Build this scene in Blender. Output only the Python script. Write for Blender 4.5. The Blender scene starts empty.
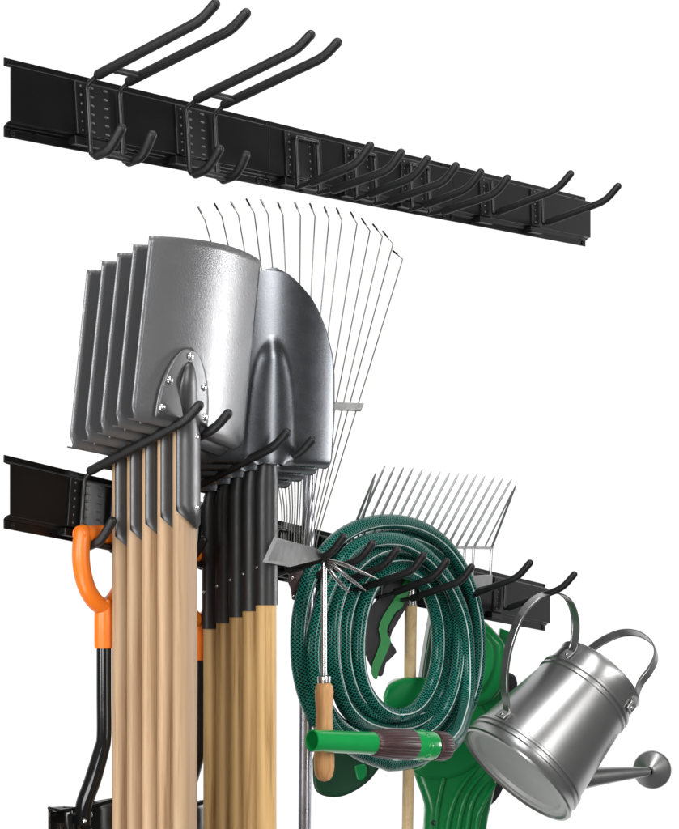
import bpy, bmesh, math, random
from mathutils import Vector as V, Matrix
random.seed(7)
S = bpy.context.scene
C = S.collection
PI = math.pi

# ------------------------------------------------------------------ camera
F, PU, PV, CH = 1733.0, 340.0, 600.0, 1.3
cam = bpy.data.cameras.new('camera')
co = bpy.data.objects.new('camera', cam); C.objects.link(co)
co.location = (0, 0, CH); co.rotation_euler = (PI / 2, 0, 0)
cam.sensor_fit = 'HORIZONTAL'; cam.sensor_width = 36.0; cam.lens = F / 679 * 36
cam.shift_x = -(PU - 339.5) / 679; cam.shift_y = (PV - 414.5) / 679
cam.clip_end = 200; cam.clip_start = .05
S.camera = co
# ------------------------------------------------------------------ studio surround: white lit background, greyer room behind the viewer
w = bpy.data.worlds.new('World'); S.world = w; w.use_nodes = True
nt = w.node_tree; nt.nodes.clear()
out = nt.nodes.new('ShaderNodeOutputWorld'); bg = nt.nodes.new('ShaderNodeBackground')
tc = nt.nodes.new('ShaderNodeTexCoord'); sx = nt.nodes.new('ShaderNodeSeparateXYZ')
mr = nt.nodes.new('ShaderNodeMapRange'); mr.interpolation_type = 'SMOOTHSTEP'
mr.inputs[1].default_value = .30; mr.inputs[2].default_value = .64
mr.inputs[3].default_value = .11; mr.inputs[4].default_value = 1.06
nt.links.new(tc.outputs['Generated'], sx.inputs[0]); nt.links.new(sx.outputs['Y'], mr.inputs[0])
nt.links.new(mr.outputs[0], bg.inputs['Strength']); bg.inputs['Color'].default_value = (1, 1, 1, 1)
nt.links.new(bg.outputs[0], out.inputs[0])
# ------------------------------------------------------------------ softboxes
def softbox(name, loc, target, sx_, sy_, power, col=(1, 1, 1), spread=180):
    l = bpy.data.lights.new(name, 'AREA'); l.shape = 'RECTANGLE'; l.size = sx_; l.size_y = sy_; l.energy = power; l.color = col; l.spread = math.radians(spread)
    o = bpy.data.objects.new(name, l); C.objects.link(o); o.location = loc
    o.rotation_euler = (V(target) - V(loc)).to_track_quat('-Z', 'Y').to_euler()
    return o
softbox('softbox_key', (2.3, -.5, 2.7), (0, 2.1, 1.35), .9, 1.6, 48, (1, .99, .97))
softbox('softbox_fill', (-1.9, .2, 2.0), (0, 2.1, 1.3), .8, 1.9, 48, (.97, .98, 1))
softbox('softbox_top', (.3, 1.4, 3.6), (.1, 2.1, 1.3), 1.6, .8, 34)
softbox('softbox_front', (-.75, -.7, 1.75), (0, 2.1, 1.3), .8, 1.3, 42)
softbox('softbox_side', (1.25, 2.42, 1.42), (-.1, 1.85, 1.44), .26, .8, .9, spread=40)
softbox('softbox_strip', (1.9, .15, 1.42), (.1, 2.1, 1.35), .34, 1.7, 2.7, spread=80)
softbox('softbox_low', (-.9, .5, .1), (.25, 2.4, 1.2), 1.2, .7, 20)
S.view_settings.view_transform = 'Standard'; S.view_settings.look = 'None'
S.view_settings.exposure = 0; S.view_settings.gamma = 1

# ------------------------------------------------------------------ helpers
def ray(u, v): return V(((u - PU) / F, 1.0, (PV - v) / F))
O = V((0, 0, CH))
def P(u, v, Y): return O + ray(u, v) * Y
def hit(u, v, p, n):
    r = ray(u, v); return O + r * ((p - O).dot(n) / r.dot(n))
class Frame:                       # s along the rail, t out of the wall, h up
    def __init__(f, A, d):
        f.A = A; f.d = d.normalized(); f.n = V((f.d.y, -f.d.x, 0)).normalized()
        f.up = f.d.cross(-f.n).normalized()
        m = Matrix((f.d, -f.n, f.up)).transposed().to_4x4(); m.translation = A; f.M = m
        f.I = m.inverted()
    def W(f, s, t, h): return f.A + f.d * s + f.n * t + f.up * h
    def loc(f, p): q = f.I @ p; return q.x, -q.y, q.z
    def at_s(f, u, v, s): return f.loc(hit(u, v, f.W(s, 0, 0), f.d))
    def at_t(f, u, v, t): return f.loc(hit(u, v, f.W(0, t, 0), f.n))
def L(s, t, h): return V((s, -t, h))
UP = Frame(P(3, 137, 1.645), V((.568, .820, .0818)))
LO = Frame(P(3, 528.5, 1.769), V((.55, .829, -.1005)))

def sharpen(me, ang=math.radians(38)):
    bm = bmesh.new(); bm.from_mesh(me)
    for f in bm.faces: f.smooth = True
    for e in bm.edges:
        if len(e.link_faces) == 2 and e.calc_face_angle(0) > ang: e.smooth = False
    bm.to_mesh(me); bm.free()
def obj(name, bm, mat, parent=None, M=None, bevel=0, seg=2, solid=0, subd=0, off=0, recalc=True):
    if recalc: bmesh.ops.recalc_face_normals(bm, faces=bm.faces)
    me = bpy.data.meshes.new(name); bm.to_mesh(me); bm.free()
    sharpen(me); me.materials.append(mat)
    o = bpy.data.objects.new(name, me); C.objects.link(o)
    if parent: o.parent = parent
    if M is not None: o.matrix_local = M
    if solid:
        m = o.modifiers.new('thick', 'SOLIDIFY'); m.thickness = solid; m.offset = off
    if subd:
        m = o.modifiers.new('sub', 'SUBSURF'); m.levels = m.render_levels = subd
    if bevel:
        m = o.modifiers.new('bevel', 'BEVEL'); m.width = bevel; m.segments = seg; m.limit_method = 'ANGLE'; m.angle_limit = math.radians(35)
        m.harden_normals = True
    return o
def tag(o, label, cat, group=None, kind=None):
    if label: o['label'] = label
    if cat: o['category'] = cat
    if group: o['group'] = group
    if kind: o['kind'] = kind
    return o
def thing(name, M, label, cat, group=None):
    o = bpy.data.objects.new(name, None); C.objects.link(o); o.empty_display_size = .02
    o.matrix_world = M
    return tag(o, label, cat, group)
def dup(root, M, label):
    r = root.copy(); C.objects.link(r); r.matrix_world = M; r['label'] = label
    def kids(a, b):
        for ch in [c for c in C.objects if c.parent == a]:
            c = ch.copy(); C.objects.link(c); c.parent = b
            kids(ch, c)
    kids(root, r)
    return r
def crom(pts, n=8):
    if len(pts) < 3: return list(pts)
    o = []; q = [pts[0] * 2 - pts[1]] + list(pts) + [pts[-1] * 2 - pts[-2]]
    for i in range(1, len(q) - 2):
        a, b, c, d = q[i - 1:i + 3]
        for k in range(n):
            x = k / n
            o.append(.5 * (2 * b + (c - a) * x + (2 * a - 5 * b + 4 * c - d) * x * x + (3 * b - a - 3 * c + d) * x ** 3))
    o.append(pts[-1]); return o
def fillet(pts, r, n=6):           # straight runs with round bends
    o = [pts[0]]
    for i in range(1, len(pts) - 1):
        p = pts[i]; a = (pts[i - 1] - p); b = (pts[i + 1] - p)
        k = min(r, a.length * .48, b.length * .48); A = p + a.normalized() * k; B = p + b.normalized() * k
        for j in range(n + 1):
            x = j / n; o.append(A * (1 - x) ** 2 + p * 2 * x * (1 - x) + B * x * x)
    o.append(pts[-1]); return o
def sweep(bm, pts, rad, seg=12, round_a=False, round_b=False, ref=None, asp=1.0, uv=False):
    n = len(pts); R = rad if isinstance(rad, (list, tuple)) else [rad] * n
    T = [(pts[min(i + 1, n - 1)] - pts[max(i - 1, 0)]).normalized() for i in range(n)]
    P_, R_, T_ = list(pts), list(R), list(T)
    if round_a:
        ex = [(P_[0] - T_[0] * R_[0] * math.sin(a), R_[0] * math.cos(a)) for a in (1.45, 1.1, .75, .38)]
        P_ = [e[0] for e in ex] + P_; R_ = [e[1] for e in ex] + R_; T_ = [T_[0]] * 4 + T_
    if round_b:
        ex = [(P_[-1] + T_[-1] * R[-1] * math.sin(a), R[-1] * math.cos(a)) for a in (.38, .75, 1.1, 1.45)]
        P_ += [e[0] for e in ex]; R_ += [e[1] for e in ex]; T_ += [T_[-1]] * 4
    nrm = ref if ref else (V((0, 0, 1)) if abs(T_[0].z) < .9 else V((1, 0, 0)))
    rings = []; d = 0; D = []
    for i, p in enumerate(P_):
        t = T_[i]; nrm = (nrm - t * nrm.dot(t)).normalized() if (ref is None) else (ref - t * ref.dot(t)).normalized()
        b = t.cross(nrm)
        if i: d += (p - P_[i - 1]).length
        D.append(d)
        rings.append([bm.verts.new(p + nrm * R_[i] * math.cos(2 * PI * k / seg) + b * R_[i] * asp * math.sin(2 * PI * k / seg)) for k in range(seg)])
    lay = bm.loops.layers.uv.verify() if uv else None
    for i in range(len(rings) - 1):
        for k in range(seg):
            k2 = (k + 1) % seg
            f = bm.faces.new((rings[i][k], rings[i][k2], rings[i + 1][k2], rings[i + 1][k]))
            if uv:
                for lp, (a, b) in zip(f.loops, ((k, D[i]), (k + 1, D[i]), (k + 1, D[i + 1]), (k, D[i + 1]))):
                    lp[lay].uv = (a / seg, b)
    bm.faces.new(rings[0][::-1]); bm.faces.new(rings[-1])
def lathe(bm, prof, M=Matrix(), seg=48, ribs=0, rib=0, closed=False):
    rings = []
    for r, z in prof:
        rings.append([bm.verts.new(M @ V(((r - (rib if ribs and (k * ribs // seg) % 2 else 0)) * math.cos(2 * PI * k / seg), (r - (rib if ribs and (k * ribs // seg) % 2 else 0)) * math.sin(2 * PI * k / seg), z))) for k in range(seg)])
    for i in range(len(rings) - 1):
        for k in range(seg):
            bm.faces.new((rings[i][k], rings[i][(k + 1) % seg], rings[i + 1][(k + 1) % seg], rings[i + 1][k]))
    if closed:
        bm.faces.new(rings[0][::-1]); bm.faces.new(rings[-1])
def box(bm, a, b):
    xs = sorted((a.x, b.x)); ys = sorted((a.y, b.y)); zs = sorted((a.z, b.z))
    v = [bm.verts.new((x, y, z)) for x in xs for y in ys for z in zs]
    for f in ((0, 1, 3, 2), (4, 6, 7, 5), (0, 4, 5, 1), (2, 3, 7, 6), (0, 2, 6, 4), (1, 5, 7, 3)): bm.faces.new([v[i] for i in f])
def dome(bm, c, ax, r, hgt, seg=12):
    ax = ax.normalized(); M = Matrix.Translation(c) @ ax.to_track_quat('Z', 'Y').to_matrix().to_4x4()
    lathe(bm, [(r, -.0006), (r, hgt * .2), (r * .85, hgt * .62), (r * .5, hgt * .92), (r * .05, hgt)], M, seg, closed=True)
def grid(bm, rows):
    v = [[bm.verts.new(p) for p in r] for r in rows]
    for i in range(len(v) - 1):
        for j in range(len(v[i]) - 1): bm.faces.new((v[i][j], v[i][j + 1], v[i + 1][j + 1], v[i + 1][j]))
def prism(bm, pts, vec):
    a = [bm.verts.new(p) for p in pts]; b = [bm.verts.new(p + vec) for p in pts]; n = len(a)
    bm.faces.new(a); bm.faces.new(b[::-1])
    for i in range(n): bm.faces.new((a[i], b[i], b[(i + 1) % n], a[(i + 1) % n]))
def strap(bm, pts, side, wd, th):  # flat metal strip along pts, wide in direction side
    n = len(pts); R = []
    for i, p in enumerate(pts):
        t = (pts[min(i + 1, n - 1)] - pts[max(i - 1, 0)]).normalized()
        s = (side - t * side.dot(t)).normalized(); nn = t.cross(s)
        sec = [(-.5, -.5), (-.38, -.5), (-.34, -.15), (.34, -.15), (.38, -.5), (.5, -.5), (.5, .5), (.38, .5), (.34, .85), (-.34, .85), (-.38, .5), (-.5, .5)]
        R.append([bm.verts.new(p + s * wd * a + nn * th * b) for a, b in sec])
    m = len(R[0])
    for i in range(n - 1):
        for k in range(m): bm.faces.new((R[i][k], R[i][(k + 1) % m], R[i + 1][(k + 1) % m], R[i + 1][k]))
    bm.faces.new(R[0][::-1]); bm.faces.new(R[-1])
def NB(): return bmesh.new()

# ------------------------------------------------------------------ materials
class NT:
    def __init__(s, name):
        s.m = bpy.data.materials.new(name); s.m.use_nodes = True; s.t = s.m.node_tree
        s.b = s.t.nodes['Principled BSDF']
    def n(s, k, **kw):
        x = s.t.nodes.new(k)
        for a, b in kw.items(): setattr(x, a, b)
        return x
    def l(s, a, b): s.t.links.new(a, b)
    def math(s, op, a, b=None, c=None):
        x = s.n('ShaderNodeMath', operation=op)
        for i, q in enumerate((a, b, c)):
            if q is None: continue
            if isinstance(q, (int, float)): x.inputs[i].default_value = q
            else: s.l(q, x.inputs[i])
        return x.outputs[0]
    def obj(s, scale=(1, 1, 1), rnd=0):
        c = s.n('ShaderNodeTexCoord'); mp = s.n('ShaderNodeMapping'); mp.inputs['Scale'].default_value = scale
        s.l(c.outputs['Object'], mp.inputs[0])
        if rnd:
            oi = s.n('ShaderNodeObjectInfo'); ml = s.math('MULTIPLY', oi.outputs['Random'], rnd)
            cb = s.n('ShaderNodeCombineXYZ'); s.l(ml, cb.inputs[0]); s.l(ml, cb.inputs[1]); s.l(ml, cb.inputs[2])
            s.l(cb.outputs[0], mp.inputs['Location'])
        return mp.outputs[0]
    def noise(s, co, sc, det=4, ro=.55, dist=0):
        x = s.n('ShaderNodeTexNoise'); x.inputs['Scale'].default_value = sc; x.inputs['Detail'].default_value = det
        x.inputs['Roughness'].default_value = ro; x.inputs['Distortion'].default_value = dist
        s.l(co, x.inputs['Vector']); return x.outputs[0]
    def ramp(s, f, stops):
        x = s.n('ShaderNodeValToRGB'); e = x.color_ramp.elements
        while len(e) < len(stops): e.new(.5)
        for q, (p, c) in zip(e, stops): q.position = p; q.color = (*c, 1)
        s.l(f, x.inputs[0]); return x.outputs[0]
    def rng(s, f, a, b, lo=0, hi=1):
        x = s.n('ShaderNodeMapRange'); s.l(f, x.inputs[0])
        for i, q in enumerate((lo, hi, a, b)): x.inputs[i + 1].default_value = q
        return x.outputs[0]
    def bump(s, h, st, dist=.001):
        x = s.n('ShaderNodeBump'); x.inputs['Strength'].default_value = st; x.inputs['Distance'].default_value = dist
        s.l(h, x.inputs['Height']); s.l(x.outputs[0], s.b.inputs['Normal'])
    def set(s, **kw):
        for a, b in kw.items():
            k = a.replace('_', ' '); i = s.b.inputs[k]
            if isinstance(b, tuple): i.default_value = (*b, 1)
            elif isinstance(b, (int, float)): i.default_value = b
            else: s.l(b, i)
        return s
def coated(name, c, rough, bump=.15, bs=900, spec=.5, coat=0, var=.25, rv=.035):
    m = NT(name); o = m.obj()
    lo = tuple(x * (1 - var) for x in c); hi = tuple(x * (1 + var) for x in c)
    m.set(Base_Color=m.ramp(m.noise(o, 45), [(.3, lo), (.7, hi)]), Roughness=m.rng(m.noise(o, 70, 5), rough - rv, rough + rv, .3, .7), Specular_IOR_Level=spec)
    if coat: m.set(Coat_Weight=coat, Coat_Roughness=.12)
    if bump: m.bump(m.noise(o, bs, 2), bump, .0004)
    return m.m
def metal(name, c, rough, var=.12, bump=.1, bs=500, scratch=0, dist=.0005, mott=40, met=1.0, rv=1.0):
    m = NT(name); o = m.obj(rnd=3)
    lo = tuple(x * (1 - var) for x in c); hi = tuple(x * (1 + var) for x in c)
    f = m.noise(o, mott, 6, .6)
    m.set(Base_Color=m.ramp(f, [(.3, lo), (.72, hi)]), Metallic=met, Roughness=m.rng(m.noise(o, 60, 6, .65), rough - .08 * rv, rough + .1 * rv, .3, .72))
    if bump: m.bump(m.noise(o, bs, 3, .6), bump, dist)
    return m.m
M_rail = coated('rail_black', (.0034, .0034, .0037), .30, .03, 1500, .22, var=.05, rv=.012)
M_plate = coated('plate_black', (.006, .006, .0063), .36, .04, 1500, .35, var=.05, rv=.012)
M_dot = coated('dot_highlight_grey', (.09, .09, .093), .45, 0, spec=.5)  # greyer than the plate: highlights on the dots put into the base colour
M_wire = coated('wire_black', (.008, .008, .008), .32, .05, 1500, .5)
M_rub = coated('rubber_black', (.006, .006, .0064), .5, .10, 1300, .45)
M_steel = metal('spade_steel', (.155, .155, .159), .31, .025, .4, 420, dist=.0005, met=.44, rv=.3)
M_strap = metal('strap_steel', (.10, .10, .102), .40, .05, .1, 300, met=.85, rv=.4)
M_frog = metal('frog_steel', (.15, .15, .152), .40, .05, .1, 300, met=.85, rv=.4)
M_rivet = metal('rivet_steel', (.85, .85, .85), .22, .05, 0)
M_dark = metal('shovel_steel', (.13, .136, .147), .27, .03, .05, 260, mott=14, met=.95, rv=.25)
M_sock = coated('socket_black', (.011, .011, .0115), .42, .12, 700, .5)
M_zinc = metal('zinc', (.39, .39, .39), .30, .02, .04, 250, met=.86, rv=.25)
M_zincb = metal('zinc_base_lit', (.5, .5, .5), .5, .03, .04, 250, met=.2, rv=.3)  # paler, less metallic copy of the can's zinc, so the base reads as lit
M_bright = metal('bright_steel', (.62, .62, .62), .24, .03, 0, rv=.3)
M_tine = metal('tine_steel', (.20, .20, .19), .4, .2, 0)
M_fork = metal('fork_steel', (.56, .56, .56), .36, .15, .05)
M_hoe = metal('hoe_steel', (.22, .22, .22), .42, .1, .15, 400)
M_pole = metal('pole_alu', (.46, .46, .5), .3, .05, .03)
M_orange = coated('orange_plastic', (.70, .15, .008), .36, .05, 600, .5, var=.05)
M_gloss = coated('black_gloss', (.006, .006, .006), .13, 0, spec=.55)
M_brown = coated('brown_plastic', (.055, .026, .027), .36, .1, 700, .5)
M_green = coated('green_plastic', (.007, .22, .055), .22, .03, 400, .4, var=.03, rv=.02)
M_dgreen = coated('dark_green_plastic', (.008, .05, .022), .35, .05, 500, .5, var=.08)
M_lime = coated('nozzle_green', (.006, .29, .062), .16, .02, 300, .55, coat=.3, var=.05)
M_grip = coated('grip_black', (.024, .022, .024), .5, .3, 1100, .45)
M_cherry = coated('grip_green', (.018, .25, .055), .4, .05, 600, .5, var=.08)
def wood(name, a, b, c, rnd=9):
    m = NT(name); o = m.obj((1, 1, .045), rnd)
    f1 = m.noise(o, 95, 5, .6, .4); f2 = m.noise(m.obj((1, 1, .02), rnd + 4), 420, 4, .65)
    f = m.math('ADD', m.math('MULTIPLY', f1, .68), m.math('MULTIPLY', f2, .32))
    hv = m.n('ShaderNodeHueSaturation'); oi = m.n('ShaderNodeObjectInfo'); m.l(m.rng(oi.outputs['Random'], .88, 1.08), hv.inputs['Value']); m.l(m.ramp(f, [(.36, c), (.47, b), (.58, a)]), hv.inputs['Color'])
    m.set(Base_Color=hv.outputs[0], Roughness=.55, Specular_IOR_Level=.35)
    m.bump(f2, .18, .0004)
    return m.m
M_wood = wood('handle_pinkwood', (.43, .29, .172), (.375, .24, .134), (.25, .145, .072))
M_wood2 = wood('handle_honeywood', (.60, .385, .165), (.53, .33, .13), (.34, .19, .065))
M_wood3 = wood('toolgrip_wood', (.60, .33, .14), (.50, .26, .10), (.34, .16, .06))
M_wood4 = wood('rake_wood', (.86, .66, .38), (.80, .58, .31), (.68, .46, .22))
def hose_mat():
    m = NT('hose_braid'); uv = m.n('ShaderNodeUVMap'); sp = m.n('ShaderNodeSeparateXYZ'); m.l(uv.outputs[0], sp.inputs[0])
    u, v = sp.outputs[0], sp.outputs[1]
    n, k = 10.0, 210.0
    a = m.math('ADD', m.math('MULTIPLY', u, n), m.math('MULTIPLY', v, k)); b = m.math('SUBTRACT', m.math('MULTIPLY', u, n), m.math('MULTIPLY', v, k))
    def line(x): return m.math('LESS_THAN', m.math('ABSOLUTE', m.math('SUBTRACT', m.math('FRACT', x), .5)), .085)
    th = m.math('MAXIMUM', line(a), line(b))
    def glint_stripe(c, wd): return m.math('LESS_THAN', m.math('ABSOLUTE', m.math('SUBTRACT', u, c)), wd)
    st = m.math('MAXIMUM', glint_stripe(.06, .012), glint_stripe(.56, .012))  # white lines painted along the hose in place of its glossy highlights
    base = m.n('ShaderNodeMix', data_type='RGBA'); base.inputs[6].default_value = (.0008, .018, .015, 1); base.inputs[7].default_value = (.026, .29, .22, 1)
    m.l(th, base.inputs[0])
    fin = m.n('ShaderNodeMix', data_type='RGBA'); m.l(st, fin.inputs[0]); m.l(base.outputs[2], fin.inputs[6]); fin.inputs[7].default_value = (.62, .70, .68, 1)
    m.set(Base_Color=fin.outputs[2], Roughness=.18, Specular_IOR_Level=.24)
    m.bump(th, .5, .0007)
    return m.m
M_hose = hose_mat()

# ------------------------------------------------------------------ the two rails
def rail(fr, label):
    root = thing('wall_rail', fr.M, label, 'tool rail', 'slotted black tool rails')
    prof = [(.0018, 0), (.0018, .0082), (.0050, .0098), (.0050, .0112), (.0104, .0128), (.0104, .0662), (.0060, .0672), (.0060, .0684), (.0018, .0690), (.0018, .075),
            (0, .075), (0, .0672), (.0045, .0655), (.0088, .0645), (.0088, .0144), (.0035, .0128), (0, .0098), (0, 0)]
    for k in range(3):
        a, b = k * .4073 + .0003, (k + 1) * .4073 - .0003
        bm = NB(); prism(bm, [L(a + h * fr.d.z / fr.up.z, t, h) for t, h in prof], L(b - a, 0, 0))
        tr = obj('track_section', bm, M_rail, root, bevel=.0006, seg=2)
        for s in (a + .010, b - .010):
            for h in (.0045, .0722):
                bm = NB(); r0 = .0034 if h < .02 else .0016
                Mx = Matrix.Translation(L(s, .0018, h)) @ V((0, -1, 0)).to_track_quat('Z', 'Y').to_matrix().to_4x4()
                lathe(bm, [(r0, -.0002), (r0, .0008), (r0 * .8, .0009), (r0 * .72, .0003), (r0 * .4, .0003), (r0 * .3, .0007), (.0001, .0007)], Mx, 20)
                obj('rivet', bm, M_plate, tr)
    return root
rail(UP, 'upper black wall rail with every one of its hooks empty')
rail(LO, 'lower black wall rail partly hidden behind the hanging garden tools')

# ------------------------------------------------------------------ hooks (modelled on the upper rail, copied to the lower)
def shifted(fr, ds): return fr.M @ Matrix.Translation(L(ds, 0, 0))
def plate(root, s0, s1, cols, rows, dash, h0=.018, h1=.061, hb=.003):
    bm = NB(); box(bm, L(s0, .0090, .0135), L(s1, .0126, .0652))
    box(bm, L(s0 - .003, .0012, .0035), L(s1 + .002, .0122, .0117))
    pl = obj('mounting_plate', bm, M_plate, root, bevel=.0008)
    bm = NB(); box(bm, L(cols[0] - .002, .0115, h0 - .002), L(cols[-1] + .002, .0124, h1 + .002))
    for s in cols:
        for r in range(rows):
            h = h0 + (h1 - h0) * r / (rows - 1)
            wd = .0036 if (dash and s != cols[0]) else .0012
            M = Matrix.Translation(L(s, .0127, h)) @ Matrix.Diagonal((wd, .0012, .0013, 1))
            bmesh.ops.create_uvsphere(bm, u_segments=10, v_segments=6, radius=1, matrix=M)
    obj('embossed_dots', bm, M_dot, pl)
class Rail:                        # where the hooks sit, read on the upper rail and carried over to the lower one
    def __init__(r, fr, low): r.fr = fr; r.low = low
    def m(r, u, v): return (3 + .93 * (u - 4), 455 + .93 * (v - 58)) if r.low else (u, v)
    def at_s(r, u, v, s): return r.fr.at_s(*r.m(u, v), s)
    def at_t(r, u, v, t): return r.fr.at_t(*r.m(u, v), t)
def pix(fr, s, pts): return [L(s, *fr.at_s(u, v, s)[1:]) for u, v in pts]
RU, RL = Rail(UP, False), Rail(LO, True)

WR, RR = .0025, .0050
TW = .0165                                                       # distance of the bare wire from the wall
def long_hook(UP):
    root = thing('double_long_hook', UP.fr.M, '', 'hook', 'long double hooks with short lower prongs')
    sA = UP.at_t(89, 120, TW)[0]; sB = UP.at_t(121, 125, TW)[0]
    s0 = UP.at_t(75.5, 100, .012)[0]
    plate(root, s0, sB + .010, (s0 + .0075, sA + .0095, sA + .0305), 6, True)
    bm = NB(); hb = {}
    for s, top, bend, tip, foot in ((sA, (100, 74), (201, 20.5), (215, 4.5), [(97, 155.5), (108, 150), (115.6, 139.5), (121.5, 129)]),
                                    (sB, (131, 80.5), (232, 29.5), (246, 13.5), [(129, 162), (140.5, 157), (147, 147), (152, 135.5)])):
        T = pix(UP, s, [top])[0]; B = pix(UP, s, [bend])[0]; E = pix(UP, s, [tip])[0]; Fp = pix(UP, s, foot)
        htop = UP.at_s(89 if s == sA else 121, 84 if s == sA else 91.5, s)[2]; hbot = Fp[0].z + .0005
        k = T + (B - T).normalized() * .012
        path = fillet([k, T, L(s, TW, htop), L(s, TW, hbot), Fp[0] + (Fp[1] - Fp[0]) * .2], .006)
        sweep(bm, path, WR, 12, True, True)
        pr = NB(); sweep(pr, fillet([T - (B - T).normalized() * .002, B, E], .014, 8), RR, 16, True, True)
        obj('prong', pr, M_rub, root)
        fp = NB(); sweep(fp, crom([Fp[0], Fp[1], Fp[2], Fp[3]], 6), RR * 1.0, 16, True, True)
        obj('lower_prong', fp, M_rub, root)
        hb[s] = (T, B, Fp)
    (T1, B1, F1), (T2, B2, F2) = hb[sA], hb[sB]
    c1 = T1 + (B1 - T1).normalized() * .013; c2 = T2 + (B2 - T2).normalized() * .013
    bm2 = NB(); sweep(bm2, [c1, c2], .0035, 12); obj('crossbar', bm2, M_rub, root)
    bm3 = NB(); sweep(bm3, [F1[0] + (F1[1] - F1[0]) * .35, F2[0] + (F2[1] - F2[0]) * .35], .0036, 12); obj('crossbar', bm3, M_rub, root)
    obj('wire_frame', bm, M_wire, root)
    return root, sA, sB
LH, sA0, sB0 = long_hook(RU)
LH['label'] = 'leftmost empty long double hook, at the left end of the upper rail'
dup(LH, shifted(UP, RU.at_t(188, 140, TW)[0] - sA0), 'empty long double hook second from the left end of the upper rail')
LH, sA, sB = long_hook(RL)
LH['label'] = 'long double hook carrying the square spades on its upper prongs'
DS2 = RL.at_t(188, 140, TW)[0] - sA
dup(LH, shifted(LO, DS2), 'long double hook carrying the round point shovels on its upper prongs')

def mid_hook(UP):
    root = thing('double_loop_hook', UP.fr.M, '', 'hook', 'double hooks on looped wire')
    s1 = UP.at_t(297, 160, TW)[0]; s2 = UP.at_t(318.5, 165, TW)[0]
    p0 = UP.at_t(286, 160, .012)[0]
    plate(root, p0, s2 + .014, (p0 + .0065, s1 + .007, s2 - .0115, s2 + .0065), 6, False)
    bm = NB()
    ht = UP.at_s(297, 137, s1)[2]
    P1 = pix(UP, s1, [(296.5, 188), (312.5, 182.5), (356.5, 164.5), (370, 146)]); P2 = pix(UP, s2, [(319, 193), (334, 190), (389, 170), (401, 153)])
    g1 = L(s1, TW, ht); g2 = L(s2, TW, ht)
    path = fillet([P1[1] + (P1[2] - P1[1]) * .08, P1[1], V((s1, P1[0].y + .002, P1[0].z)), L(s1, TW, P1[0].z + .001), g1, g2, L(s2, TW, P2[0].z + .001), V((s2, P2[0].y + .002, P2[0].z)), P2[1], P2[1] + (P2[2] - P2[1]) * .08], .0055)
    sweep(bm, path, WR, 12, True, True)
    obj('wire_frame', bm, M_wire, root)
    for Q in (P1, P2):
        pr = NB(); sweep(pr, fillet([Q[1], Q[2], Q[3]], .014, 8), RR, 16, True, True); obj('prong', pr, M_rub, root)
    return root, s1, s2
for rl, fr, la in ((RU, UP, ('empty looped double hook nearest to the long hooks on the upper rail', 'empty looped double hook in the middle of three on the upper rail', 'empty looped double hook nearest to the single hooks on the upper rail')),
                   (RL, LO, ('looped double hook holding the hand cultivator by its head', 'looped double hook over the middle of the green hose coil', 'looped double hook over the right side of the green hose coil'))):
    MH, m1, m2 = mid_hook(rl); MH['label'] = la[0]
    for (u, v), lb in zip(((356, 175), (411.5, 188)), la[1:]): dup(MH, shifted(fr, rl.at_t(u, v, TW)[0] - m1), lb)

def one_hook(UP):
    root = thing('single_hook', UP.fr.M, '', 'hook', 'single prong hooks')
    s = UP.at_t(493, 205, TW)[0]; p0 = UP.at_t(481, 200, .012)[0]; 
    plate(root, p0, s + .004, (p0 + .0085,), 6, False)
    Q = pix(UP, s, [(499, 212), (557.5, 189.5), (570.5, 174)])
    bm = NB(); sweep(bm, fillet([Q[0] + (Q[1] - Q[0]) * .1, Q[0], L(s, TW, Q[0].z - .002), L(s, TW, .058)], .005), WR, 12, True, True)
    obj('wire_frame', bm, M_wire, root)
    pr = NB(); sweep(pr, fillet(Q, .014, 8), RR, 16, True, True); obj('prong', pr, M_rub, root)
    return root, s
for rl, fr, la in ((RU, UP, ('empty single hook next to the last one on the upper rail', 'empty single hook at the far right end of the upper rail')),
                   (RL, LO, ('bare single hook on the lower rail between rake head and watering can', 'single hook holding the watering can by its back handle'))):
    SH, q1 = one_hook(rl); SH['label'] = la[0]
    dup(SH, shifted(fr, rl.at_t(543, 218, TW)[0] - q1), la[1])

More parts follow.
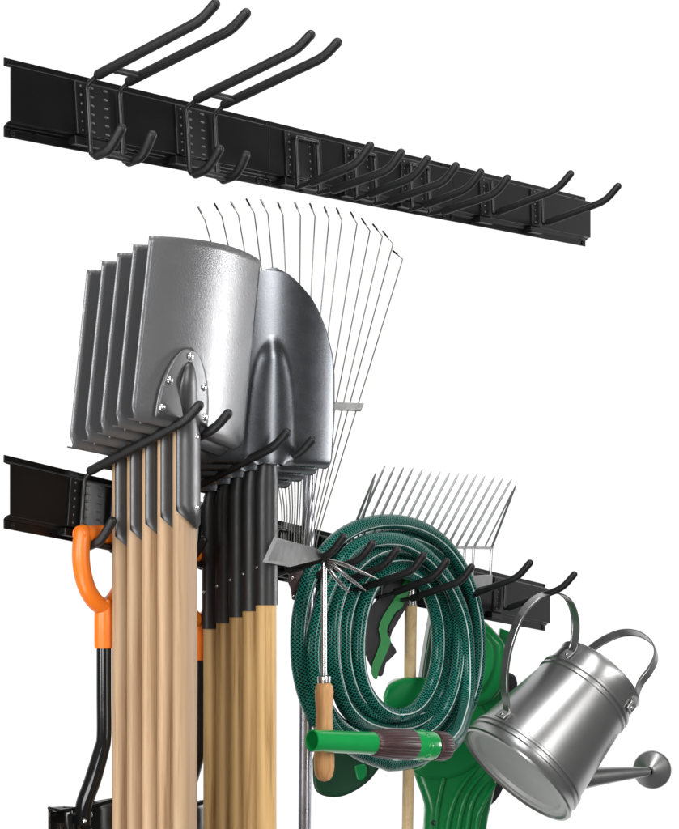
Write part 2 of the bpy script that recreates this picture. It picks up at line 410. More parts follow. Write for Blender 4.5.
# ------------------------------------------------------------------ square spades on the first long hook
hz = V((LO.d.x, LO.d.y, 0)).normalized()
def basis(p, x, lean=0):
    x = V((x.x, x.y, 0)).normalized(); z = V((0, 0, 1)); y = z.cross(x)
    m = Matrix((x, y, z)).transposed().to_4x4(); m.translation = p; return m
sc_ = (sA + sB) / 2
def spade():
    t, h = LO.at_s(185, 425, sc_)[1:]
    org = LO.W(sc_, t, h)
    root = thing('square_spade', basis(org, hz), '', 'spade', 'square spades stacked on a hook')
    W2, H, LEAN, BUL = .0935, .184, -.128, .015
    def surf(x, z, hw=W2):
        k = x / hw
        return LEAN * z - BUL * (1 - k * k) + BUL * .35
    bm = NB(); rows = []
    zs = [-.0075, -.0085, -.006, -.002, .003, .010, .020] + [.02 + (H - .02) * i / 26 for i in range(1, 27)]
    for i, z in enumerate(zs):
        row = []
        for j in range(41):
            k = -1 + j / 20
            hw = W2
            if z < .012: hw = W2 - .008 * max(0, (.004 - z) / .012) ** 2
            x = k * hw; zz = z
            if z > .15: zz = z + (z - .15) / (H - .15) * (.004 * (1 - k * k))
            y = surf(x, max(zz, 0))
            if z < .006: y += [.013, .008, .003, .0006, 0][min(i, 4)]
            q = max(0, z) / H
            row.append(V((x + .014, y, zz + x * (-.105 * (1 - q) + .03 * q))))
        rows.append(row)
    grid(bm, rows)
    obj('blade', bm, M_steel, root, solid=.0016)
    FX = -.017
    # riveted frog on the face of the blade
    bm = NB(); rows = []
    for i in range(19):
        q = i / 18; z = .001 + .076 * q
        hw = .039 * (1 - q ** 2.2) ** .62 + .0006
        rows.append([V((hw * k / 8 + FX, surf(hw * k / 8 + FX, z) - .0020, z - .06 * hw * k / 8)) for k in range(-8, 9)])
    grid(bm, rows); fg = obj('frog', bm, M_frog, root, solid=.0022)
    for x, z in ((FX, .068), (FX - .026, .041), (FX + .026, .039), (FX - .033, .013), (FX + .033, .009)):
        bm = NB(); dome(bm, V((x, surf(x, z) - .003, z)), V((0, -1, -.13)), .0042, .0026); obj('rivet', bm, M_rivet, fg)
    # socket strap down the front of the handle, ending in a point
    bm = NB(); rows = []
    for i in range(26):
        q = i / 25; z = .062 - q * .152
        f = min(1, max(0, (.062 - z) / .056)); f = f ** .55
        rr = (.0015 + .0095 * f, .003 + .0155 * f)
        yc = surf(0, max(z, 0)) * max(0, min(1, (z + .01) / .05)) - .0015
        row = []
        for k in range(15):
            a = math.radians(-82 + 164 * k / 14)
            zz = z - (.019 * (1 - abs(k - 8) / 8) if q > .99 else 0)
            row.append(V((rr[1] * math.sin(a) + FX * max(0, min(1, (z + .01) / .05)), yc - rr[0] * math.cos(a), zz)))
        rows.append(row)
    grid(bm, rows); so = obj('socket_strap', bm, M_strap, root, solid=.0013)
    for z in (-.012, -.086):
        bm = NB(); dome(bm, V((.004, -.0125, z)), V((.1, -1, 0)), .0030, .0018); obj('rivet', bm, M_rivet, so)
    bm = NB(); sweep(bm, [V((0, 0, z)) for z in (.004, -.1, -.2, -.3, -.4, -.5, -.6, -.7)], .0098, 28, ref=V((0, -1, 0)), asp=1.66)
    obj('handle', bm, M_wood, root)
    return root
SP = spade()
step = LO.n * .0207 + V((0, 0, .0062))
names = ['front spade of the stack, its riveted frog and full blade face showing', 'second spade from the front, right behind the front blade', 'middle spade in the stack of five square spades',
         'fourth spade from the front in the square spade stack', 'rearmost spade, lowest and farthest left in the square spade stack']
SP['label'] = names[0]
for k in range(1, 5):
    m = SP.matrix_world.copy(); m.translation = m.translation - step * k; dup(SP, m, names[k])

# ------------------------------------------------------------------ round point shovels on the second long hook
s2c = sc_ + DS2
def shovel():
    t, h = LO.at_s(266, 456, s2c)[1:]
    root = thing('round_point_shovel', basis(LO.W(s2c, t, h), V((.9, .436, 0))), '', 'shovel', 'round point shovels stacked on a hook')
    prof = [(0, .086), (.05, .089), (.0956, .0875), (.118, .084), (.146, .0725), (.166, .060), (.178, .050), (.1935, .031), (.202, .017), (.207, .004)]
    def hw(z):
        if z <= 0: return prof[0][1]
        for (a, b), (c, d) in zip(prof, prof[1:]):
            if a <= z <= c:
                return b + (d - b) * (z - a) / (c - a)
        return .003
    def surf(x, z):
        k = x / .09
        y = -.05 * z - .024 * (1 - k * k) + .012
        wz = .019 * max(0, 1 - (max(z, 0) / .128) ** 2.4) ** .5 + 1e-5
        if abs(x) < wz * 1.6:
            q = abs(x) / wz
            y -= .0052 * max(0, 1 - min(1, q / 1.6) ** 2) ** 1.2 * min(1, (.13 - z) / .02 if z < .13 else 0)
        return y
    bm = NB(); rows = []
    zs = [-.009, -.010, -.007, -.003, .002, .008] + [.014 + .193 * (i / 40) for i in range(41)]
    for i, z in enumerate(zs):
        H_ = hw(z) - (.004 * max(0, (.002 - z) / .012) ** 2 if z < .002 else 0)
        row = []
        for j in range(61):
            x = H_ * (-1 + j / 30)
            y = surf(x, max(z, 0)) + (([.015, .009, .003, .0006, 0, 0][i]) if i < 6 else 0) * min(1, max(0, (abs(x) - .014) / .014))
            row.append(V((x, y, z)))
        rows.append(row)
    grid(bm, rows); obj('blade', bm, M_dark, root, solid=.0016)
    bm = NB()
    pts = [V((0, -.006, .03)), V((0, -.0065, .012)), V((0, -.003, -.012)), V((0, -.0005, -.032)), V((0, 0, -.06)), V((0, 0, -.11)), V((0, 0, -.167))]
    sweep(bm, crom(pts, 5), [.0045 + (.0065 * min(1, i / 14)) for i in range(31)], 28, ref=V((0, -1, 0)), asp=1.25)
    so = obj('socket', bm, M_sock, root)
    for z in (-.125,):
        bm = NB(); dome(bm, V((-.0125, -.003, z)), V((-1, -.5, 0)), .002, .0014); obj('rivet', bm, M_rivet, so)
    bm = NB(); sweep(bm, [V((0, 0, z)) for z in (-.150, -.2, -.3, -.4, -.5, -.6, -.7)], .0098, 28, ref=V((0, -1, 0)), asp=1.23)
    obj('handle', bm, M_wood2, root)
    return root
SV = shovel()
names = ['front shovel of the round point stack, its whole dark blade face showing', 'second shovel from the front in the round point stack', 'middle shovel in the stack of five round point shovels',
         'fourth shovel from the front in the round point stack', 'rearmost shovel, its handle farthest left in the round point stack']
SV['label'] = names[0]
step2 = LO.n * .0185 + V((0, 0, .0068))
for k in range(1, 5):
    m = SV.matrix_world.copy(); m.translation = m.translation - step2 * k; dup(SV, m, names[k])

# ------------------------------------------------------------------ D handle shovels on the short lower prongs
def dshovel(u, v, t):
    p = hit(u, v, LO.W(0, t, 0), LO.n)
    root = thing('d_handle_shovel', basis(p, hz), '', 'shovel', 'orange D handle shovels')
    bm = NB()                                                        # origin: middle of the grip bar
    arc = [V((-0.0340, 0, 0.0018)), V((-0.0360, 0, -0.0108)), V((-0.0364, 0, -0.0252)), V((-0.0333, 0, -0.0414)), V((-0.0258, 0, -0.0576)), V((-0.0136, 0, -0.0702)), V((0, 0, -.0755)),
           V((0.0136, 0, -0.0702)), V((0.0258, 0, -0.0576)), V((0.0333, 0, -0.0414)), V((0.0364, 0, -0.0252)), V((0.0360, 0, -0.0108)), V((0.0340, 0, 0.0018))]
    sweep(bm, crom(arc, 5), .0096, 18, True, True, ref=V((0, -1, 0)), asp=.95)
    M = Matrix.Translation(V((-.041, 0, .001))) @ V((1, 0, 0)).to_track_quat('Z', 'Y').to_matrix().to_4x4()
    lathe(bm, [(.0045, .02), (.0045, .0008), (.0078, 0), (.0092, .002), (.0098, .02), (.0108, .041), (.0098, .062), (.0092, .080), (.0078, .082), (.0045, .0812), (.0045, .07)], M, 28)
    sweep(bm, [V((0, 0, -.068)), V((0, 0, -.078)), V((0, 0, -.088)), V((0, 0, -.117)), V((0, 0, -.120))], [.009, .0100, .0104, .0104, .0098], 24)
    hd = obj('d_grip', bm, M_orange, root)
    bm = NB()
    pts = [V((0, 0, -.112)), V((0, 0, -.17)), V((0, 0, -.214)), V((0, .004, -.230)), V((0, .016, -.262)), V((0, .028, -.288)), V((0, .031, -.31))]
    sweep(bm, crom(pts, 5), [.0080] * 11 + [.0080 + .0012 * min(1, i / 8) for i in range(20)], 24)
    obj('shaft', bm, M_gloss, root)
    bm = NB(); rows = []
    for i in range(20):
        z = -.292 - i * .0105; hwid = .057 if i < 15 else .057 * (1 - ((i - 14) / 8) ** 2)
        rows.append([V((hwid * k / 14, .034 - .006 * min(1, i / 3) * 0 - .010 * max(0, 1 - (k / 3.2) ** 2) * max(0, 1 - i / 9) + .02 * (k / 14) ** 2 * -1 + .012, z + .006 * abs(k / 14))) for k in range(-14, 15)])
    grid(bm, rows); bl = obj('blade', bm, M_gloss, root, solid=.002)
    bm = NB(); sweep(bm, [V((-.056, .027, -.287)), V((-.03, .036, -.2925)), V((0, .04, -.294)), V((.03, .036, -.2925)), V((.056, .027, -.287))], .0018, 10, True, True)
    obj('step_edge', bm, M_gloss, bl)
    for x, z in ((.006, -.300), (.006, -.318), (-.004, -.306)):
        bm = NB(); dome(bm, V((x, .024, z)), V((.3, -1, 0)), .003, .002); obj('rivet', bm, M_bright, bl)
    return root
D1 = dshovel(104, 536, .030)
D1['label'] = 'orange D grip shovel behind the square spades at the left'
p2 = hit(200, 555.5, LO.W(0, .030, 0), LO.n)
m = D1.matrix_world.copy(); m.translation = p2
dup(D1, m, 'orange D grip shovel seen only between the two stacks of wooden handles')

# ------------------------------------------------------------------ leaf rake with grey pole
def leaf_rake():
    base = P(306, 560, 2.165); nrm = V((.31, -.95, 0)).normalized()
    root = thing('leaf_rake', Matrix.Translation(base), 'wire leaf rake fanned out behind the shovels on a grey tube pole', 'rake')
    def h(u, v, back=0): return hit(u, v, base - nrm * back, nrm) - base
    T = [((198.5, 207.6), (205, 220.5), (279, 490)), ((214.7, 204), (222, 217), (282, 490)), ((231, 202), (238.5, 215.4), (285.5, 490)), ((246.6, 199.5), (254.4, 213.7), (289, 490)), ((261, 200), (268, 214.4), (292, 490)),
         ((278, 203), (283, 215.4), (295, 490)), ((295, 203), (300.4, 215.7), (298, 490)), ((310, 204), (315, 216.4), (301, 490)), ((324.5, 207.6), (329, 219), (305, 490)),
         ((336.7, 208.6), (341.8, 220.5), (309, 490)), ((351, 212.7), (357, 224), (318, 470)), ((361.7, 218.8), (370, 231), (323, 470)), ((373, 224.5), (382.4, 236.4), (328, 470)), ((383, 231.7), (393, 244), (332, 470)), ((393, 251), (402.7, 259.4), (338, 470))]
    for i, (a, b, c) in enumerate(T):
        e = 287 + i * 2.2; f = 281 + i * 2.55
        bm = NB(); back = -.004 if i % 2 else -.001
        pts = [h(*a, .012), h(*b, back), h((b[0] + c[0]) / 2, (b[1] + c[1]) / 2, back), h(*c, back), h(f, 543, back), h(e, 578, back)]
        sweep(bm, [pts[0]] + crom(pts[1:], 5), .00078, 6); tn = obj('tine', bm, M_tine, root)
        bm = NB(); sweep(bm, [pts[0] - (pts[1] - pts[0]) * .03, pts[0] + (pts[1] - pts[0]) * .45], .00125, 6); obj('tine_tip', bm, M_gloss, tn)
    bm = NB(); a = h(210, 402); b = h(364, 406.5); prism(bm, [a + V((0, -.006, .005)), b + V((0, -.006, .0035)), b + V((-.004, -.006, -.0062)), a + V((0, -.006, -.0052))], V((0, .008, 0)))
    obj('spreader_bar', bm, M_hoe, root, bevel=.0005)
    bm = NB(); sweep(bm, [P(309.2, 430, 2.178) - base, P(308, 560, 2.178) - base, P(305.5, 712, 2.178) - base, P(304.5, 829, 2.178) - base, P(303.4, 950, 2.178) - base], .0080, 28, True, True)
    obj('pole', bm, M_pole, root)
    bm = NB(); pl = [(287, 566), (302, 563), (304, 574), (301, 590), (296, 592), (295.5, 600), (291.5, 600), (290.5, 590), (287.5, 582)]
    prism(bm, [h(u, v, -.012) for u, v in pl], V((.004, .014, 0)))
    cl = obj('collar', bm, M_brown, root, bevel=.002, seg=3)
    bm = NB(); dome(bm, h(292.5, 578, -.0125), V((0, -1, 0)), .0022, .0012); dome(bm, h(293.5, 596.5, -.0125), V((0, -1, 0)), .0016, .001); obj('rivet', bm, M_rivet, cl)
    return root
leaf_rake()

# ------------------------------------------------------------------ bedding fork rake with pale wooden handle
def fork_rake():
    t0 = .016; t1 = .076
    tips = [(376, 472.5), (385, 466), (394.6, 467), (403.6, 467.5), (413, 468), (422.7, 469), (431.5, 471), (440.5, 471.6), (450, 472.5), (459, 473), (468, 474), (476.6, 474.6), (485, 476), (494.6, 477), (503, 478), (511.7, 479), (516, 484.6)]
    c = hit(410, 585, LO.W(0, t0, 0), LO.n)
    root = thing('fork_rake', basis(c, hz), 'steel fork rake with a row of long tines and pale handle behind the hose', 'rake')
    I = root.matrix_world.inverted()
    def W(s, t, h): return I @ LO.W(s, t, h)
    bases = []
    for i, (u, v) in enumerate(tips):
        s, _, h = LO.at_t(u, v, t1)
        if i == 0: s += .022
        if i == 16: s -= .012
        bs, _, bh = LO.at_t(456 + (i - 13) * 8.85 if i < 16 else 491.6, 547 + (i - 13) * .25, t0)
        if i == 0: bs = LO.at_t(347, 544, t0)[0]
        bases.append((bs, bh))
        tp = I @ hit(u, v, LO.W(0, t1, 0), LO.n); b = W(bs, t0, bh)
        bm = NB(); sweep(bm, [b, b.lerp(tp, .5), b.lerp(tp, .93), tp], [.0020, .0019, .0015, .0006], 8); obj('tine', bm, M_fork, root)
    for i, sg in ((0, 1), (16, -1)):                                  # braced outer tines
        tp = I @ hit(*tips[i], LO.W(0, t1, 0), LO.n)
        b = W(bases[i][0] + sg * .02, t0, bases[i][1]); bm = NB(); sweep(bm, [b, b.lerp(tp, .9)], .0013, 8); obj('tine', bm, M_fork, root)
    bm = NB(); sweep(bm, [W(bases[0][0] - .002, t0, bases[0][1]), W(bases[-1][0] + .002, t0, bases[-1][1])], .0021, 10, True, True); obj('head_bar', bm, M_fork, root)
    for i in range(9, 17):
        s, h = bases[i]; bm = NB(); sweep(bm, [W(s, t0, h), W(s, t0, h - .045)], .0021, 10, True, True); obj('riser', bm, M_fork, root)
    a = LO.at_t(352, 570, t0); b = LO.at_t(493.5, 580, t0)
    bm = NB(); n = bases[-1]; box_pts = [W(bases[12][0], t0 + .002, bases[12][1] - .044), W(n[0] + .004, t0 + .002, n[1] - .040), W(n[0] + .004, t0 + .002, n[1] - .054), W(n[0] - .045, t0 + .002, n[1] - .066), W(bases[12][0], t0 + .002, bases[12][1] - .064)]
    prism(bm, box_pts, I.to_3x3() @ (LO.n * -.004)); obj('head_plate', bm, M_fork, root, bevel=.0008)
    g = lambda u, v: I @ P(u, v, 2.395 + max(0, v - 600) * .00085)
    bm = NB(); sweep(bm, [W(bases[12][0] + .004, t0, bases[12][1] - .052), W(bases[9][0], t0, bases[9][1] - .058), g(411.2, 588)], .003, 10, True, True); obj('carrier_rod', bm, M_fork, root)
    bm = NB(); sweep(bm, [g(411.2, 582), g(411, 592), g(410.8, 604)], [.0075, .0082, .0088], 20, True, False); obj('ferrule', bm, M_bright, root)
    bm = NB(); sweep(bm, [g(410.8, 603), g(410, 680), g(407.5, 829), g(405.5, 960)], .0085, 24, False, True); obj('handle', bm, M_wood4, root)
    return root
fork_rake()

# ------------------------------------------------------------------ green leaf blower behind the hose
def blower():
    c = P(440, 760, 2.66)
    root = thing('leaf_blower', Matrix.Translation(c), 'green garden blower with black and green grip hanging behind the hose', 'leaf blower')
    FR = V((.12, -.99, 0)).normalized(); LT = V((.70, -.71, 0)).normalized()
    pB = P(450, 760, 2.81); pH = P(405, 700, 2.435); pG = P(390, 630, 2.362); pD = P(345, 760, 2.40)
    def h(u, v, p=pB, n=FR, f=0): return hit(u, v, p + n * f, n) - c
    def slab(poly, p, n, dep, name, mat, par, bev, seg=5, rounded=4, f=0, tp=1):
        pts = crom([V((u, v, 0)) for u, v in poly] + [V((*poly[0], 0))], rounded)[:-1] if rounded else [V((u, v, 0)) for u, v in poly]
        bm = NB(); A = [h(q.x, q.y, p, n, f) for q in pts]; A = [q for i, q in enumerate(A) if (q - A[i - 1]).length > 1e-5]
        prism(bm, A, V((0, dep, 0))); bm.verts.ensure_lookup_table()
        if tp != 1:
            B = [v for v in bm.verts][len(A):]; cc = sum((v.co for v in B), V()) / len(B)
            for v in B: v.co = cc + (v.co - cc) * tp
        return obj(name, bm, mat, par, bevel=bev, seg=seg)
    body = slab([(404, 700), (420, 685), (440, 672), (452, 664), (470, 655), (490, 668), (505, 690), (504, 720), (500, 745), (499, 772), (496, 792), (488, 829), (484, 890), (426, 890), (424, 829), (424, 806), (414, 776), (408, 752), (400, 725)], pB, FR, .12, 'housing', M_green, root, .030, 8, tp=.9)
    slab([(383, 697), (388, 685), (402, 678), (424, 677), (440, 680), (447, 705), (442, 740), (428, 764), (412, 770), (400, 750), (388, 722)], pH, LT, .36, 'fan_housing', M_green, root, .022, 7, tp=.7)
    slab([(404, 702), (428, 682), (468, 688), (491, 716), (490, 748), (472, 772), (442, 782), (416, 775), (402, 745)], pB, FR, .07, 'motor_dome', M_green, root, .034, 9, f=.004, tp=1)
    slab([(448, 640), (456, 622), (470, 615), (482, 618), (503, 640), (506, 652), (503, 690), (480, 706), (455, 692)], pB, FR, .10, 'motor_cover', M_green, root, .012, 5, 2, f=.014)
    slab([(462, 646), (470, 630), (481, 630), (494, 645), (494, 668), (482, 690), (466, 690)], pB, FR, .03, 'motor_cover', M_green, root, .007, 4, 2, f=.022)
    slab([(500, 628), (508, 631), (513, 636), (514, 643), (508, 646), (500, 645)], pB, FR, .03, 'knob', M_green, root, .004, 3, 3, f=-.02)
    slab([(498, 672), (516, 676), (516, 700), (508, 712), (498, 704)], pB, FR, .05, 'latch', M_grip, root, .004, 3, 3, f=-.02)
    slab([(484, 770), (504, 776), (500, 795), (486, 806)], pB, FR, .04, 'latch', M_grip, root, .004, 3, 3, f=-.05)
    slab([(420, 690), (424, 660), (432, 612), (437, 590), (450, 590), (448, 640), (441, 690)], P(430, 640, 2.52), FR, .10, 'rear_strut', M_dgreen, root, .006, 3, 3)
    grip = slab([(428, 556), (419.5, 572), (414, 591), (409, 603), (392.5, 631), (391, 642), (397, 652), (386, 663), (382.7, 676), (375, 674), (367.5, 660), (362, 642), (361, 628), (368, 611), (378, 598), (386, 584), (402, 570), (416, 552)], pG, LT, .05, 'grip', M_grip, root, .015, 7, 2)
    slab([(429, 554), (421, 573), (411, 588), (404, 604), (401, 609), (396, 612), (388, 627), (387.5, 634), (391, 641), (386, 655), (379, 671), (376.5, 680), (371.5, 674), (373, 662), (381, 641), (378.5, 630), (383, 616), (394, 599), (405, 580), (416, 562), (422, 552)], pG, LT, .02, 'grip_inlay', M_cherry, grip, .0015, 3, 2, f=.0025)
    slab([(403, 609), (398, 620), (393, 629), (390, 633), (389, 627), (397, 612)], pG, LT, .01, 'switch', M_grip, grip, .001, 2, 2, f=.003)
    # air guides fanning down the front of the outlet
    for a, b_, d in (((486, 770), (467, 794), (458, 829)), ((492, 775), (474, 798), (467, 829)), ((496, 783), (482, 806), (476, 829)), ((480, 764), (458, 792), (447, 829))):
        bm = NB(); q = crom([h(*a, f=.001), h(*b_, f=.002), h(*d, f=.001), h(d[0] - 5, 885, f=.001)], 6)
        sweep(bm, q, [.0010 + .0042 * math.sin(PI * min(1, .08 + i / 24)) for i in range(len(q))], 12); obj('rib', bm, M_green, body)
    bm = NB(); sweep(bm, crom([h(443, 780), h(437, 810), h(434, 850)], 5), .0052, 12, True, True); obj('rib', bm, M_green, body)
    bm = NB(); Mx = Matrix.Translation(h(434, 823, f=.0045)) @ FR.to_track_quat('Z', 'Y').to_matrix().to_4x4()
    lathe(bm, [(.0042, -.006), (.0042, .0006), (.0028, .0006), (.0026, -.002), (.0001, -.002)], Mx, 20); obj('screw', bm, M_grip, body)
    slab([(312, 760), (318, 742), (340, 722), (372, 715), (400, 712), (398, 745), (380, 768), (366, 784), (345, 796), (326, 797), (314, 788)], pD, FR, .26, 'air_duct', M_dgreen, root, .022, 7, tp=.7)
    slab([(354, 766), (366, 764), (367, 776), (358, 781)], pD, FR, .03, 'duct_latch', M_green, root, .003, 3, 3, f=.004)
    return root
blower()

# ------------------------------------------------------------------ coiled hose
def hose():
    loops = [(298, 479, 521.5, 764, .040), (315, 471, 535, 753, .024), (331, 461, 548, 741, .039), (345, 449, 560, 729, .024), (358, 438, 571, 715, .036)]
    pts = []; N = 72
    for i, lp in enumerate(loops):
        nx = loops[min(i + 1, len(loops) - 1)]
        for k in range(N):
            x = k / N; b = max(0, (x - .84) / .16); b = b * b * (3 - 2 * b)
            l, r, tp, bt, t = [a + (c - a) * b for a, c in zip(lp, nx)]
            a = PI * .5 - 2 * PI * x                                    # start at the bottom, run clockwise on screen
            wob = 1 + (.022 * math.sin(2 * a + i * 2.3) + .012 * math.sin(3 * a + i * 1.7)) * (.4 if i == 0 else 1)
            cu = (l + r) / 2; cv = (tp + bt) / 2
            ca, sa = math.cos(a), math.sin(a)
            e = .93
            u = cu + (r - l) / 2 * math.copysign(abs(ca) ** e, ca) * wob; v = cv + (bt - tp) / 2 * math.copysign(abs(sa) ** e, sa)
            pts.append(hit(u, v, LO.W(0, t + .003 * math.sin(2 * a + i), 0), LO.n))
    # tail to the nozzle at the start (bottom of the outer loop)
    E = P(446, 746.3, 2.215)
    lead = crom([E - V((.018, .014, -.0005)), E, P(454, 741, 2.27), P(461, 727, 2.36), hit(468, 692, LO.W(0, .058, 0), LO.n), hit(464, 620, LO.W(0, .052, 0), LO.n), hit(438, 568, LO.W(0, .054, 0), LO.n), hit(396, 540, LO.W(0, .054, 0), LO.n), hit(346, 556, LO.W(0, .052, 0), LO.n), hit(313, 640, LO.W(0, .052, 0), LO.n),
                 hit(325, 715, LO.W(0, .05, 0), LO.n), hit(352, 748, LO.W(0, .04, 0), LO.n), pts[0]], 12)[:-1]
    tail = [hit(u, v, LO.W(0, t, 0), LO.n) for u, v, t in ((400, 716, .022), (420, 712, .014), (436, 700, .008), (444, 680, .006))]
    pts = lead + pts + crom([pts[-1]] + tail, 10)[1:]
    base = pts[len(lead)]
    root = thing('garden_hose', Matrix.Translation(base), 'coiled dark green garden hose with braided pattern hanging over the hooks', 'hose')
    bm = NB(); sweep(bm, [p - base for p in pts], .0100, 20, True, True, uv=True)
    obj('coil', bm, M_hose, root)
    return E, base, root
E, hb, HR = hose()
def nozzle():
    a = P(312, 740.5, 2.06); b = P(440, 746, 2.205); ax = (b - a).normalized(); Ln = (b - a).length
    root = thing('hose_nozzle', Matrix.Translation(a) @ ax.to_track_quat('Z', 'Y').to_matrix().to_4x4(), 'bright green spray nozzle with ribbed brown collar on the hose end', 'hose nozzle')
    u = Ln / 128
    bm = NB(); lathe(bm, [(.0098, 62 * u), (.0098, 2 * u), (.0112, -.2 * u), (.0130, 0), (.0136, 2 * u), (.0134, 5 * u), (.0137, 54 * u), (.0146, 58 * u), (.0130, 63 * u)], seg=48); obj('spray_tube', bm, M_lime, root)
    bm = NB(); lathe(bm, [(.0120, 56 * u), (.0158, 58 * u), (.0172, 62 * u), (.0190, 74 * u), (.0196, 96 * u), (.0186, 98 * u), (.012, 98.5 * u)], seg=144, ribs=36, rib=.0006); obj('collar', bm, M_brown, root)
    bm = NB(); lathe(bm, [(.0130, 96 * u), (.0184, 97.5 * u), (.0190, 100 * u), (.0182, 108 * u), (.0190, 116 * u), (.0180, 119 * u), (.013, 119.5 * u)], seg=48)
    for k in range(8):
        M = Matrix.Rotation(k * PI / 4, 4, 'Z') @ Matrix.Translation((.0182, 0, 108 * u)) @ Matrix.Diagonal((.002, .0042, .0042, 1)); bmesh.ops.create_uvsphere(bm, u_segments=14, v_segments=8, radius=1, matrix=M)
    obj('coupling', bm, M_lime, root)
    bm = NB(); lathe(bm, [(.012, 118 * u), (.0150, 118.5 * u), (.0150, 121 * u), (.0182, 122 * u), (.0188, 124 * u), (.0188, 131 * u), (.0176, 133.5 * u), (.010, 134 * u)], seg=144, ribs=36, rib=.0006); obj('hose_nut', bm, M_brown, root)
nozzle()

# ------------------------------------------------------------------ hand cultivator
def cultivator():
    j = P(324, 561, 2.105)
    root = thing('hand_cultivator', Matrix.Translation(j), 'hand cultivator with hoe blade, three prongs and turned wooden handle', 'hand tool')
    g = lambda u, v, Y: P(u, v, Y) - j
    bm = NB()
    q = [(274, 537, 1.88), (300, 544, 2.0), (319, 549.5, 2.095), (325, 556, 2.10), (318, 560, 2.085), (290, 567, 1.97), (262.5, 562, 1.865)]
    pts = [g(*a) for a in q]
    prism(bm, pts, V((0, .0022, .0004))); obj('hoe_blade', bm, M_hoe, root, bevel=.0006)
    for p in ([(324, 560, 2.105), (334, 562, 2.098), (346, 565.5, 2.092), (378, 579, 2.07)], [(324, 561, 2.105), (333, 565.5, 2.096), (345, 575, 2.086), (366, 591, 2.06)], [(325, 562, 2.105), (331, 571, 2.094), (339, 582, 2.082), (349.5, 593, 2.06)]):
        bm = NB(); k = crom([g(*a) for a in p], 5); sweep(bm, k, [.0026] * (len(k) - 5) + [.0026, .0024, .002, .0013, .0005], 10); obj('prong', bm, M_bright, root)
    bm = NB(); sweep(bm, [g(324, 559, 2.105), g(324, 600, 2.105), g(324, 684, 2.105)], .0036, 16, True, False); obj('shaft', bm, M_bright, root)
    px = 2.105 / F
    def z(v): return (561 - v) * px
    x0 = 0
    bm = NB(); lathe(bm, [(.0036, z(675)), (6.6 * px, z(676)), (7 * px, z(677)), (6.4 * px, z(684)), (6 * px, z(685))], seg=36); obj('ferrule', bm, M_bright, root)
    bm = NB(); lathe(bm, [(.0005, z(682.5)), (6.5 * px, z(683)), (8.6 * px, z(686)), (9.4 * px, z(691)), (9.0 * px, z(700)), (8.3 * px, z(712)), (8.6 * px, z(725)), (9.6 * px, z(742)), (10.4 * px, z(758)), (10.3 * px, z(768)), (8.8 * px, z(775.5)), (5.5 * px, z(780)), (.0005, z(781.5))], Matrix.Translation(V((.0002, 0, 0))), 40); obj('handle', bm, M_wood3, root)
cultivator()

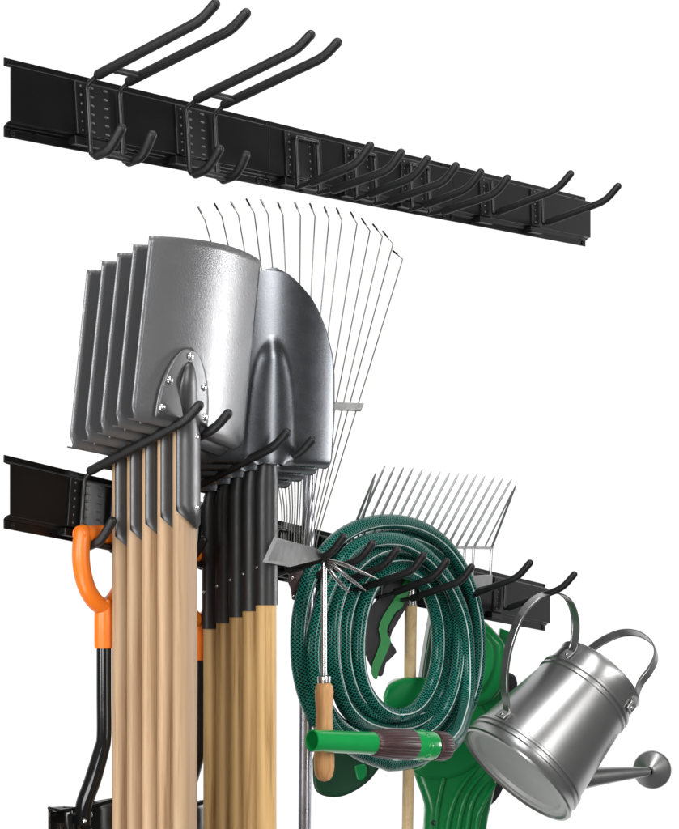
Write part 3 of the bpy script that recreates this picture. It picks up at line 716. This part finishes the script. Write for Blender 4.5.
# ------------------------------------------------------------------ watering can on the last hook
def can():
    Y0 = 2.635
    c0 = P(515.5, 775, Y0); c1 = P(600, 675, Y0 + .060)
    az = (c1 - c0).normalized(); Ln = (c1 - c0).length
    m_ = V((.807, 0, -.593)); m_ = (m_ - az * m_.dot(az)).normalized()
    tv = m_.cross(az); tv = tv if tv.y < 0 else -tv                 # towards the viewer
    R0, R1 = 66.5 / F * Y0, 46.5 / F * (Y0 + .06)
    M = Matrix((m_, az.cross(m_), az)).transposed().to_4x4(); M.translation = c0
    root = thing('watering_can', M, 'tilted galvanised watering can with two strap handles hanging from the last hook', 'watering can')
    I = M.inverted(); R3 = I.to_3x3()
    def rr(q): return R0 + (R1 - R0) * q
    def ring(q, w_, d=.0026): return [(rr(q - w_), (q - w_) * Ln), (rr(q - w_ * .5) + d, (q - w_ * .55) * Ln), (rr(q + w_ * .5) + d, (q + w_ * .55) * Ln), (rr(q + w_), (q + w_) * Ln)]
    bm = NB(); lathe(bm, [(.0005, .010), (R0 * .74, .010), (R0 * .78, .009), (R0 * .81, .004), (R0 * .86, .003), (R0 * .90, .0045), (R0 * .93, .002)], seg=128); obj('base', bm, M_zincb, root)
    pr = [(R0 * .93, .002), (R0 * .97, -.001), (R0 + .001, 0), (R0 + .0022, .003), (R0 + .0005, .007)]
    pr += [(rr(.06), .06 * Ln)] + ring(.10, .016) + ring(.142, .016) + [(rr(.3), .3 * Ln), (rr(.5), .5 * Ln), (rr(.7), .7 * Ln)] + ring(.78, .015) + ring(.825, .018, .0034) + [(rr(.87), .87 * Ln), (rr(.95), .95 * Ln), (R1 + .002, .985 * Ln), (R1 + .0028, 1.0 * Ln), (R1 + .001, 1.006 * Ln), (R1 - .002, .99 * Ln), (rr(.8) - .004, .8 * Ln), (rr(.2) - .003, .2 * Ln), (rr(.1) - .003, .016), (.0005, .014)]
    bm = NB(); lathe(bm, pr, seg=128); obj('body', bm, M_zinc, root)
    al = math.radians(35); er = -m_ * math.cos(al) + tv * math.sin(al); pn = er.cross(az)
    sw = .0170
    pts = [I @ hit(u, v, c0, pn) for u, v in [(505.5, 706), (504.5, 690), (505, 670), (509.5, 645), (520, 617), (534, 600), (548, 593), (561, 594), (571, 604), (575.5, 622), (574.5, 640), (567, 655)]]
    def onbody(p, dz, up=.0022):
        a = V((p.x, p.y, 0)).normalized(); q = min(.985, (p.z + dz) / Ln)
        return V((a.x * (rr(q) + up), a.y * (rr(q) + up), q * Ln))
    pts = [onbody(pts[0], -.012), onbody(pts[0], -.001, .0028)] + pts[1:-1] + [onbody(pts[-1], .012, .0028), onbody(pts[-1], 0)]
    bm = NB(); strap(bm, crom(pts, 6), R3 @ pn, sw, .0016); h1 = obj('back_handle', bm, M_zinc, root)
    def foot(p, par, tang):
        ax = V((p.x, p.y, 0)).normalized(); n = V((ax.x, ax.y, (R0 - R1) / Ln)).normalized()
        r = rr(p.z / Ln); q = V((ax.x * r, ax.y * r, p.z)); ty = V((0, 0, 1)); ty = (ty - n * ty.dot(n)).normalized(); tx = ty.cross(n)
        bm = NB(); K = Matrix((tx, ty, n)).transposed().to_4x4(); K.translation = q + n * .0026
        bmesh.ops.create_cube(bm, size=1, matrix=K @ Matrix.Diagonal((.019, .015, .0026, 1)))
        obj('handle_foot', bm, M_zinc, par, bevel=.0006)
        bm = NB(); dome(bm, q + n * .0040, n, .0034, .0020); obj('rivet', bm, M_bright, par)
    foot(pts[0], h1, None); foot(pts[-1], h1, None)
    be = math.radians(47); e2 = m_ * math.cos(be) + tv * math.sin(be); pn2 = e2.cross(az)
    q2 = [(629, 697), (640, 684), (650, 670), (656, 656), (652, 643), (639, 634), (622, 633), (604, 640), (590, 650), (584, 657)]
    pts2 = [I @ hit(u, v, c0 + az * Ln + (m_ * .78 + tv * .62) * R1, pn2) for u, v in q2]
    pts2 = [onbody(pts2[0], -.016), onbody(pts2[0], -.004, .0028)] + pts2[1:]
    bm = NB(); strap(bm, crom(pts2, 6), R3 @ pn2, sw, .0016); h2 = obj('top_handle', bm, M_zinc, root)
    foot(pts2[0] + V((0, 0, .002)), h2, None)
    # spout behind the body, with its sprinkler rose
    sp = [I @ P(560, 782, Y0 + .055), I @ P(590, 777.5, Y0 + .07), I @ P(620, 774, Y0 + .085), I @ P(649, 771.5, Y0 + .1)]
    k = crom(sp, 5); bm = NB(); sweep(bm, k, [.0195 - .0125 * i / (len(k) - 1) for i in range(len(k))], 28); s_ = obj('spout', bm, M_zinc, root)
    rx = (R3 @ V((.36, .93, .03))).normalized(); K = Matrix.Translation(I @ P(649, 771.5, Y0 + .1)) @ rx.to_track_quat('Z', 'Y').to_matrix().to_4x4()
    bm = NB(); lathe(bm, [(.0066, -.004), (.0075, .002), (.0285, .020), (.0302, .022), (.0306, .027), (.0280, .032), (.014, .0355), (.0004, .037)], K, 56); obj('rose', bm, M_zinc, s_)
can()
